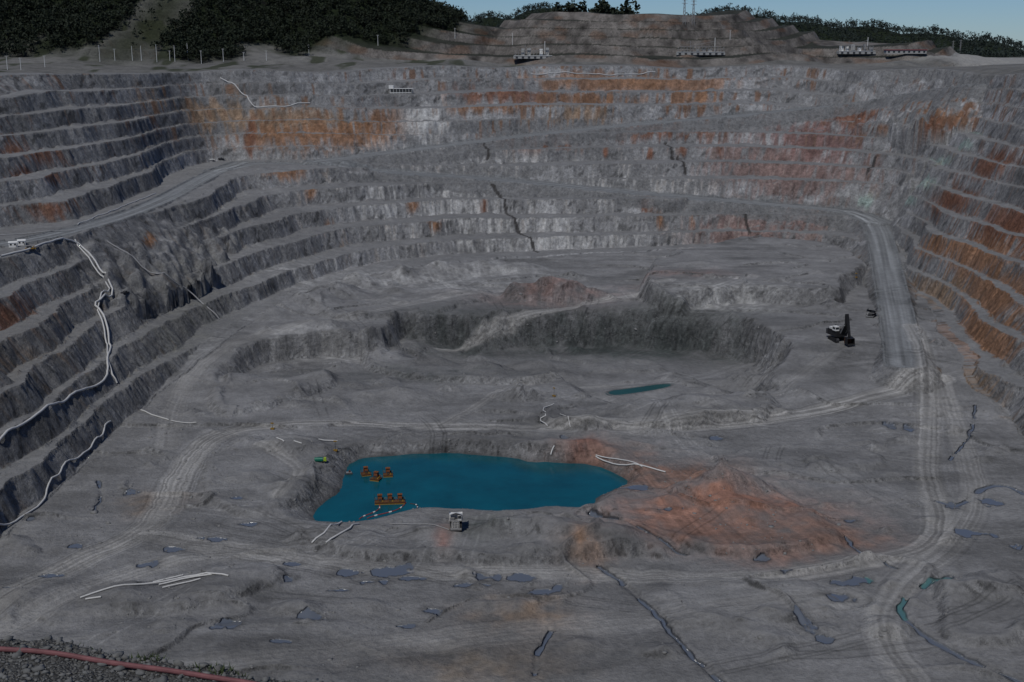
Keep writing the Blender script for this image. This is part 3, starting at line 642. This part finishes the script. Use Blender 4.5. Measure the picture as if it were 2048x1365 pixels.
b.box((0,0,.9),(8,.9,.3),'dark');b.box((-3.0+6.0,0,1.9),(1.9,2.4,2.1),'lime',tx=.85);b.box((3.9,0,2.2),(.08,2.0,.8),'glass');b.cyl((-3.8,0,2.0),(1.6,0,2.0),1.15,'green',14);b.box((-1.1,0,3.1),(4.6,.8,.2),'green');b.box((-1.1,0,1.2),(5.4,2.2,.4),'green')
h=hit(641,926);b.make('water_tank_truck',(h[0],h[1],h[2]+.1),.1,.85)
# pickups parked on the saddle
for a,bb,rz,k in((424,322,.1,'white'),(442,320,.3,'dark'),(250,590,1.2,'dark')):
    b=B()
    for sx in(-1.6,1.6):
        for s in(-1,1): b.cyl((sx,s*.75,.42),(sx,s*1.0,.42),.42,'tyre',12)
    b.box((0,0,.85),(5.2,1.9,.6),k);b.box((.3,0,1.5),(1.9,1.75,.75),k,tx=.75,ty=.88);b.box((.3,0,1.5),(1.7,1.82,.45),'glass',tx=.85,ty=.92)
    b.box((-1.7,.88,1.3),(1.7,.1,.35),k);b.box((-1.7,-.88,1.3),(1.7,.1,.35),k);b.box((-2.55,0,1.3),(.1,1.86,.35),k)
    h=hit(a,bb);b.make('pickup_truck',(h[0],h[1],h[2]),rz,1.3)
b=B()
for s in(-1,1):
    b.box((s*3.2,0,1.3),(1.6,9.5,2.0),'black',ty=.85);b.cyl((s*3.2-.8,-4,1.3),(s*3.2+.8,-4,1.3),1.2,'dark',14);b.cyl((s*3.2-.8,4,1.3),(s*3.2+.8,4,1.3),1.2,'dark',14)
    for i in range(9): b.box((s*3.2,-4+i,.25),(1.7,.7,.25),'dark')
b.cyl((0,0,2.2),(0,0,3.2),2.4,'dark',18);b.box((0,1.2,5.0),(7.4,9.5,3.6),'black');b.box((0,6.6,4.8),(7.8,1.6,3.0),'dark')
b.box((-3.2,-1.8,8.2),(2.6,3.4,2.6),'white');b.box((-3.2,-3.53,8.4),(2.2,.06,1.3),'glass');b.box((-4.53,-1.8,8.4),(.06,2.6,1.2),'glass')
b.box((2.4,3.5,7.6),(2.6,3.2,1.6),'grey');b.box((-2.4,3.6,7.4),(1.8,3,1.2),'white');b.box((3.76,-.6,5.2),(.08,3.2,1.6),'white')
for i in range(3): b.cyl((1+i*.9,5.4,6.8),(1+i*.9,5.4,8.8),.22,'dark',8)
def beam(a,c,w,h,k):
    a=np.array(a,float);c=np.array(c,float);d=c-a;d/=np.linalg.norm(d);u=np.array([1,0,0.]);n=np.cross(u,d)
    V=[a+u*sx*w/2+n*sy*h/2 for sx,sy in((-1,-1),(1,-1),(1,1),(-1,1))]+[c+u*sx*w/2*.8+n*sy*h/2*.6 for sx,sy in((-1,-1),(1,-1),(1,1),(-1,1))]
    b.add(V,[(3,2,1,0),(4,5,6,7),(0,1,5,4),(1,2,6,5),(2,3,7,6),(3,0,4,7)],k)
beam((0.8,-2.5,5),(0.8,-7.2,12),2.4,2.4,'black');beam((0.8,-7.2,12),(0.8,-6.2,17.5),2.2,2.0,'black');beam((0.8,-6.6,15.5),(0.8,-10.4,4.6),1.7,1.7,'black')
for s in(-.9,2.5): b.cyl((s,-3.5,5.4),(s,-7,11),.35,'grey',8)
b.cyl((.8,-5.8,16.5),(.8,-9.6,8),.3,'grey',8)
V=[(-1.6,-9.2,4.6),(3.2,-9.2,4.6),(3.2,-12.4,3.9),(-1.6,-12.4,3.9),(-1.6,-9.4,.6),(3.2,-9.4,.6),(3.2,-12.9,.3),(-1.6,-12.9,.3)]
b.add(V,[(3,2,1,0),(0,1,5,4),(4,5,6,7),(0,4,7,3),(1,2,6,5)],'black')
for i in range(5): b.box((-1.3+i*1.05,-13.2,.4),(.4,.9,.35),'dark')
b.box((.8,-9.3,2.4),(5,.3,3.6),'brown')
h=hit(1676,682);b.make('mining_shovel',(h[0],h[1],h[2]-.1),.3,1.22)
def mast(px,py,H=6):
    b=B();b.box((0,0,.6),(2.2,1.4,.9),'yellow');b.cyl((0,0,1),(0,0,H),.12,'dark',6);b.box((0,0,H),(1.8,.3,.7),'yellow')
    for s in(-1,1): b.cyl((s*1.3,.8,0),(0,0,1.2),.07,'dark',5)
    b.cyl((-.8,-.9,.3),(-.8,-.6,.3),.3,'tyre',8)
    h=hit(px,py);b.make('light_tower',(h[0],h[1],h[2]-.05),random.uniform(-1,1))
mast(1108,794);mast(671,903);mast(545,860,4);mast(1712,558,4)
def cabin(px,py,w,d,hh,name,rz=0,roof='white',nw=3):
    b=B();b.box((0,0,hh/2+.3),(w,d,hh),'white')
    b.add([(-w/2-.3,-d/2-.3,hh+.3),(w/2+.3,-d/2-.3,hh+.3),(w/2+.3,d/2+.3,hh+.3),(-w/2-.3,d/2+.3,hh+.3),(-w/2-.3,0,hh+.3+d*.22),(w/2+.3,0,hh+.3+d*.22)],[(0,1,5,4),(3,4,5,2),(0,4,3),(1,2,5),(3,2,1,0)],roof)
    for i in range(nw): b.box((-w/2+w*(i+.5)/nw,-d/2-.02,hh*.6+.3),(w/nw*.5,.06,hh*.35),'glass')
    b.box((w*.5-.6,-d/2-.03,1.3),(.8,.06,2),'grey');b.box((0,0,.15),(w+.4,d+.4,.3),'conc')
    h=hit(px,py);b.make(name,(h[0],h[1],h[2]-.1),rz)
cabin(27,495,5.5,4,3.2,'site_cabin',.3,nw=2);cabin(44,491,5,4,3.2,'site_cabin',.3,nw=2)
b=B();b.box((0,0,.5),(7,3,.6),'yellow');b.box((-1,0,1.4),(3,2,1.4),'dark');b.cyl((-2.5,-1.5,.4),(-2.5,1.5,.4),.5,'tyre');b.cyl((2.5,-1.5,.4),(2.5,1.5,.4),.5,'tyre');b.cyl((1,0,1),(2.6,0,2.0),.3,'yellow');h=hit(62,503);b.make('booster_pump',tuple(h),.2)
b=B()
for i in range(8):
    for s in(-1,1): b.cyl((-14+i*4,s*3,0),(-14+i*4,s*3,6),.25,'white',6)
b.box((0,0,6.2),(31,8,.5),'white');b.box((0,0,3.0),(30,5.6,.3),'grey');b.box((-13,0,8),(6,6,4.6),'white');b.box((0,3.2,2),(30,.2,3.5),'grey')
for i in range(7): b.box((-12+i*4,-2.9,4.6),(3.2,.1,1.6),'glass')
b.box((-1,-3.1,.9),(28,.2,.8),'white')
h=hit(803,187);b.make('crusher_shelter',(h[0],h[1],h[2]-.2),-.05,1.0)
def plant(px,py,L,name,seed):
    r=random.Random(seed);b=B();b.box((0,0,2),(L,14,4),'conc');b.box((0,0,4.3),(L*.98,15,.5),'white')
    for i in range(int(L/9)):
        X=-L/2+5+i*9;b.box((X,-7.1,1.8),(3.5,.3,2.6),'dark')
        H=r.uniform(4,12)
        if r.random()<.6: b.box((X,r.uniform(-2,3),4.5+H/2),(r.uniform(3,6),5,H),r.choice(['white','grey','grey','conc']))
        for s in(-1,1): b.cyl((X+s*2.5,-5,4.5),(X+s*2.5,-5,12),.3,'grey',6)
        b.cyl((X-2.5,-5,4.6),(X+2.5,-5,12),.2,'grey',5)
    b.box((0,-5,12),(L*.85,1.6,.5),'grey')
    b.cyl((L*.3,0,4),(L*.3,0,25),.45,'white',8);b.cyl((-L*.2,2,4),(-L*.2,2,20),.35,'grey',8);b.cyl((-L*.2,2,13),(L*.3,0,20),.25,'grey',6)
    h=hit(px,py,hi=2900);b.make(name,(h[0],h[1],h[2]-.5),0)
plant(1066,118,58,'pump_station',1);plant(1400,110,72,'pump_station',5);plant(1712,108,56,'pump_station',9)
b=B();b.box((0,0,3),(60,12,5),'conc');b.box((0,0,6),(62,14,1),'redroof')
for i in range(8): b.box((-26+i*7.5,-6.1,3.2),(3,.2,2.4),'glass')
h=hit(1810,108,hi=2900);b.make('red_roof_shed',(h[0],h[1],h[2]-.4))
def pole(px,py,H,arm=True):
    b=B();b.cyl((0,0,-1),(0,0,H),.38,'white',8,r2=.26)
    if arm:b.box((0,0,H-1.2),(3.2,.25,.3),'grey');[b.cyl((s,0,H-1),(s,0,H-.2),.15,'white',6) for s in(-1.4,0,1.4)]
    h=hit(px,py,hi=2900);b.make('utility_pole',tuple(h))
for a,bb,H in [(15,140,16),(42,140,14),(200,124,22),(265,122,20),(283,122,20),(314,125,24),(340,122,14),(376,122,24),(403,128,18),(447,124,18),(533,122,14),(618,112,16),(756,92,16),(910,78,16),(1025,90,18),(1460,80,14),(90,135,14),(230,122,16),(350,124,22),(488,122,12)]: pole(a,bb,H,H<20)
def pylon(px,py,H):
    b=B()
    for s,t in((-1,-1),(1,-1),(1,1),(-1,1)): b.cyl((s*2,t*2,-2),(s*.5,t*.5,H),.35,'grey',5)
    n=int(H/5)
    for i in range(n):
        z0=i*H/n;z1=(i+1)*H/n;r0=2-1.5*z0/H;r1=2-1.5*z1/H
        for s in(-1,1): b.cyl((-r0,s*r0,z0),(r1,s*r1,z1),.2,'grey',4);b.cyl((s*r0,-r0,z0),(s*r1,r1,z1),.2,'grey',4)
    for k in(.72,.84,.96): b.box((0,0,H*k),(9,.6,.6),'grey')
    h=hit(px,py,hi=3400);b.make('lattice_pylon',tuple(h))
for a,bb,H in((1368,48,42),(1386,50,42),(1906,95,58),(1921,95,58)): pylon(a,bb,H)
print('objs',time.time()-T0)
# ------------------------------------------------------------ forest
def forest(name,px,py,pz,hh,nl,seed,lm='leaf'):
    r=np.random.RandomState(seed);n=len(px)
    nlobe=5
    lob=r.normal(0,1,(n,nlobe,3))*np.array([.24,.24,.14])
    L=nl
    wl=r.randint(0,nlobe,(n,L));off=r.normal(0,1,(n,L,3));off/=np.linalg.norm(off,axis=2,keepdims=True);off*= (r.rand(n,L,1)**.4)*.2
    c=np.take_along_axis(lob,wl[:,:,None].repeat(3,2),1)+off
    w=hh[:,None,None]
    cen=np.stack([px,py,pz+hh*.68],1)[:,None,:]+c*w*np.array([.95,.95,1.1])
    s=(hh[:,None]*(.04+.05*r.rand(n,L)))[:,:,None]
    u=r.normal(0,1,(n,L,3));u/=np.linalg.norm(u,axis=2,keepdims=True);v=r.normal(0,1,(n,L,3));v-=u*(u*v).sum(2,keepdims=True);v/=np.linalg.norm(v,axis=2,keepdims=True)
    q=np.stack([cen-u*s-v*s*.6,cen+u*s-v*s*.8,cen+u*s*.8+v*s,cen-u*s*.7+v*s*.9],2).reshape(-1,3)
    tr=[]
    a3=np.array([0,2.09,4.19])
    base=np.stack([px,py,pz-1],1)
    for a in a3: tr.append(base+np.stack([np.cos(a)*hh*.02,np.sin(a)*hh*.02,0*hh],1))
    for a in a3: tr.append(base+np.stack([np.cos(a)*hh*.008,np.sin(a)*hh*.008,hh*.7+1],1))
    tr=np.stack(tr,1).reshape(-1,3)
    nq=len(q)//4;V=np.r_[q,tr];fq=np.arange(nq*4).reshape(-1,4)
    o=nq*4+np.arange(n)[:,None]*6
    ft=np.concatenate([o+np.array([[0,1,4,3]]),o+np.array([[1,2,5,4]]),o+np.array([[2,0,3,5]])])
    Fs=np.r_[fq,ft].astype(np.int32)
    me=bpy.data.meshes.new(name);me.vertices.add(len(V));me.vertices.foreach_set('co',V.astype(np.float32).ravel());me.loops.add(Fs.size);me.loops.foreach_set('vertex_index',Fs.ravel());me.polygons.add(len(Fs));me.polygons.foreach_set('loop_start',np.arange(0,Fs.size,4,dtype=np.int32))
    me.materials.append(M[lm]);me.materials.append(M['trunk']);me.polygons.foreach_set('material_index',np.r_[np.zeros(nq),np.ones(len(ft))].astype(np.int32));me.update(calc_edges=True)
    o=bpy.data.objects.new(name,me);bpy.context.collection.objects.link(o)
r=np.random.RandomState(5)
fx=r.uniform(-1150,60,30000);fy=r.uniform(1560,2560,30000)
k=(abs(fx)<fy*.5)
fx=fx[k];fy=fy[k]
h_,_f,_S,ou,_r=height(fx,fy)
tt=fbm(fx/45,fy/45,3,3)
q1=np.hypot((fx+760)/700,(fy-2150)/560)+.1*tt;q2=np.hypot((fx+330)/330,(fy-2050)/260)+.1*tt
sx=np.exp(-((fx+500-.15*(fy-2000))/42)**2)
k=((q1<.84)|(q2<.76))&(ou>25)&((sx<.5)|(r.rand(len(fx))<.06))
fx,fy,h_=fx[k],fy[k],h_[k]
forest('hillside_forest',fx,fy,h_,r.uniform(8,19,len(fx)),40,1)
fx=r.uniform(-900,2300,30000);fy=r.uniform(2600,5600,30000);k=(abs(fx)<fy*.48);fx=fx[k];fy=fy[k];h_=height(fx,fy)[0];k=h_>150;fx,fy,h_=fx[k],fy[k],h_[k]
forest('distant_forest',fx,fy,h_,r.uniform(12,26,len(fx)),22,2,'fleaf')
fx=r.uniform(80,240,150);fy=r.uniform(2330,2480,150);h_=height(fx,fy)[0];forest('hilltop_trees',fx,fy,h_,r.uniform(14,44,150),80,3)
print('forest',time.time()-T0)
# ------------------------------------------------------------ boulders
def stones(name,P,s,mat,seed,sub=1):
    import bmesh
    bm=bmesh.new();bmesh.ops.create_icosphere(bm,subdivisions=sub,radius=1);bm.verts.ensure_lookup_table()
    V0=np.array([v.co[:] for v in bm.verts]);F0_=np.array([[v.index for v in f.verts] for f in bm.faces]);bm.free()
    r=np.random.RandomState(seed);n=len(P)
    V=V0[None]*(1+r.uniform(-.38,.38,(n,len(V0),1)))*r.uniform(.5,1.4,(n,1,3))*np.array([1,1,.65])
    a=r.uniform(0,6.28,n);ca,sa=np.cos(a)[:,None],np.sin(a)[:,None];V=np.stack([V[:,:,0]*ca-V[:,:,1]*sa,V[:,:,0]*sa+V[:,:,1]*ca,V[:,:,2]],2)
    V=V*s[:,None,None]+P[:,None,:];Fs=(F0_[None]+np.arange(n)[:,None,None]*len(V0)).reshape(-1,3).astype(np.int32);V=V.reshape(-1,3)
    me=bpy.data.meshes.new(name);me.vertices.add(len(V));me.vertices.foreach_set('co',V.astype(np.float32).ravel());me.loops.add(Fs.size);me.loops.foreach_set('vertex_index',Fs.ravel());me.polygons.add(len(Fs));me.polygons.foreach_set('loop_start',np.arange(0,Fs.size,3,dtype=np.int32));me.materials.append(mat);me.update(calc_edges=True)
    o=bpy.data.objects.new(name,me);bpy.context.collection.objects.link(o);return o
bx=r.uniform(-300,400,60000);by=r.uniform(390,1250,60000);k=abs(bx)<by*.47+10;bx,by=bx[k],by[k]
hb_,fc,SS,_o,rm=height(bx,by);dn=fbm(bx/30,by/30,3,2)
hp=height(bx,by+2)[0];stp=abs(hp-hb_)/2
k=(((SS<=0)&((dn>.3)|(stp>.3))&(r.rand(len(bx))<.45))|((SS>0)&(fc<.5)&(r.rand(len(bx))<.3)))&(rm<.1)&(hb_>POND_Z+.3)
P=np.c_[bx,by,hb_][k];stones('scattered_boulders',P,r.gamma(2,.14,len(P))+.12,M['stone'],3)
# ------------------------------------------------------------ foreground ledge
lx=np.linspace(-17,1,420);ly=np.linspace(11,25,360);LX,LY=np.meshgrid(lx,ly)
def ledge(x,y):
    e=(y-(19.1-(x+8.9)*.29))+fbm(x/1.3,y/1.3,3,3)*.45
    z=216.0+fbm(x/2,y/2,3,1)*.16+fbm(x/.25,y/.25,3,5)*.05+fbm(x/.07,y/.07,2,8)*.02
    return z-np.clip(e,0,9)**1.15*1.2+.0*x
LZ=ledge(LX,LY);lg=grid_mesh('rocky_ledge',np.stack([LX.ravel(),LY.ravel(),LZ.ravel()],1),*LX.shape)
m,nt,bs=newmat('ledge_gravel');g_=N(nt,'ShaderNodeNewGeometry');vo=N(nt,'ShaderNodeTexVoronoi');vo.inputs['Scale'].default_value=22;nt.links.new(g_.outputs['Position'],vo.inputs['Vector'])
rp=N(nt,'ShaderNodeValToRGB');rp.color_ramp.elements[0].color=(.02,.019,.016,1);rp.color_ramp.elements[1].color=(.1,.1,.095,1);sepc=N(nt,'ShaderNodeSeparateColor');nt.links.new(vo.outputs['Color'],sepc.inputs[0]);nt.links.new(sepc.outputs[0],rp.inputs[0]);nt.links.new(rp.outputs[0],bs.inputs['Base Color']);bs.inputs['Roughness'].default_value=.9
bp=N(nt,'ShaderNodeBump');bp.inputs['Distance'].default_value=.05;nt.links.new(vo.outputs['Distance'],bp.inputs['Height']);bp.invert=True;nt.links.new(bp.outputs[0],bs.inputs['Normal']);lg.data.materials.append(m)
sx_=r.uniform(-13,-1,16000);sy_=r.uniform(14.5,22,16000);e=(sy_-(19.1-(sx_+8.9)*.29));k=e<.6;sx_,sy_=sx_[k],sy_[k];ss=r.gamma(.9,.02,len(sx_))+.01
stones('ledge_stones',np.c_[sx_,sy_,ledge(sx_,sy_)+ss*.25],ss,M['lstone'],8)
b=B();pp=[]
for a,bb in[(-60,1286),(0,1293),(100,1300),(230,1318),(330,1335),(430,1352),(520,1368),(640,1395)]:
    c=at(a,bb,216.1);pp.append((c[0],c[1],float(ledge(np.array([c[0]]),np.array([c[1]]))[0])+.05))
pp=smooth_poly(pp,2)
for i in range(len(pp)-1): b.cyl(pp[i],pp[i+1],.045,'pink',10)
b.make('pink_hose')
b=B()
for q in range(60):
    a,bb=random.choice([(410,1325),(440,1335),(290,1300),(200,1282),(180,1285),(310,1312),(420,1340),(470,1340)]);a+=random.uniform(-34,34);bb+=random.uniform(-4,10)
    c=at(a,bb,216);z0=float(ledge(np.array([c[0]]),np.array([c[1]]))[0])
    for t in range(7):
        an=random.uniform(0,6.28);L=random.uniform(.03,.12);le=random.uniform(.3,1.2);x0,y0=c[0]+random.uniform(-.05,.05),c[1]+random.uniform(-.05,.05);w=.014
        tip=(x0+math.cos(an)*L*le,y0+math.sin(an)*L*le,z0+L);b.add([(x0-w*math.sin(an),y0+w*math.cos(an),z0),(x0+w*math.sin(an),y0-w*math.cos(an),z0),tip],[(0,1,2)],'grass')
b.make('grass_tufts')
# ------------------------------------------------------------ light, sky, camera
sd=np.array([-.22,-.5,.76]);sd/=np.linalg.norm(sd)
el=math.asin(sd[2]);az=math.atan2(sd[0],sd[1])
w=bpy.data.worlds.new('World');bpy.context.scene.world=w;w.use_nodes=True;nt=w.node_tree;bg=nt.nodes['Background']
sk=nt.nodes.new('ShaderNodeTexSky');sk.sky_type='NISHITA';sk.sun_disc=False;sk.sun_elevation=el;sk.sun_rotation=az;sk.altitude=1500;sk.dust_density=.2;sk.ozone_density=4
vm=nt.nodes.new('ShaderNodeVectorMath');vm.operation='MULTIPLY';vm.inputs[1].default_value=(.62,.8,1.05);nt.links.new(sk.outputs[0],vm.inputs[0])
nt.links.new(vm.outputs[0],bg.inputs[0]);bg.inputs[1].default_value=.055
L=bpy.data.lights.new('sun','SUN');L.energy=2.4;L.angle=math.radians(2.0);L.color=(1,.97,.92);lo=bpy.data.objects.new('sun',L);bpy.context.collection.objects.link(lo)
from mathutils import Vector
lo.rotation_euler=Vector(sd).to_track_quat('Z','Y').to_euler();lo.location=(0,0,600)
cd=bpy.data.cameras.new('camera');cam=bpy.data.objects.new('camera',cd);bpy.context.collection.objects.link(cam);cam.location=(0,0,CAMZ);cam.rotation_euler=(math.pi/2-PITCH,0,0);cd.lens=F/2048*36;cd.sensor_width=36;cd.clip_end=30000;cd.clip_start=.5
sc=bpy.context.scene;sc.camera=cam;sc.view_settings.view_transform='Standard';sc.view_settings.look='None';sc.view_settings.exposure=0
print('done',time.time()-T0)
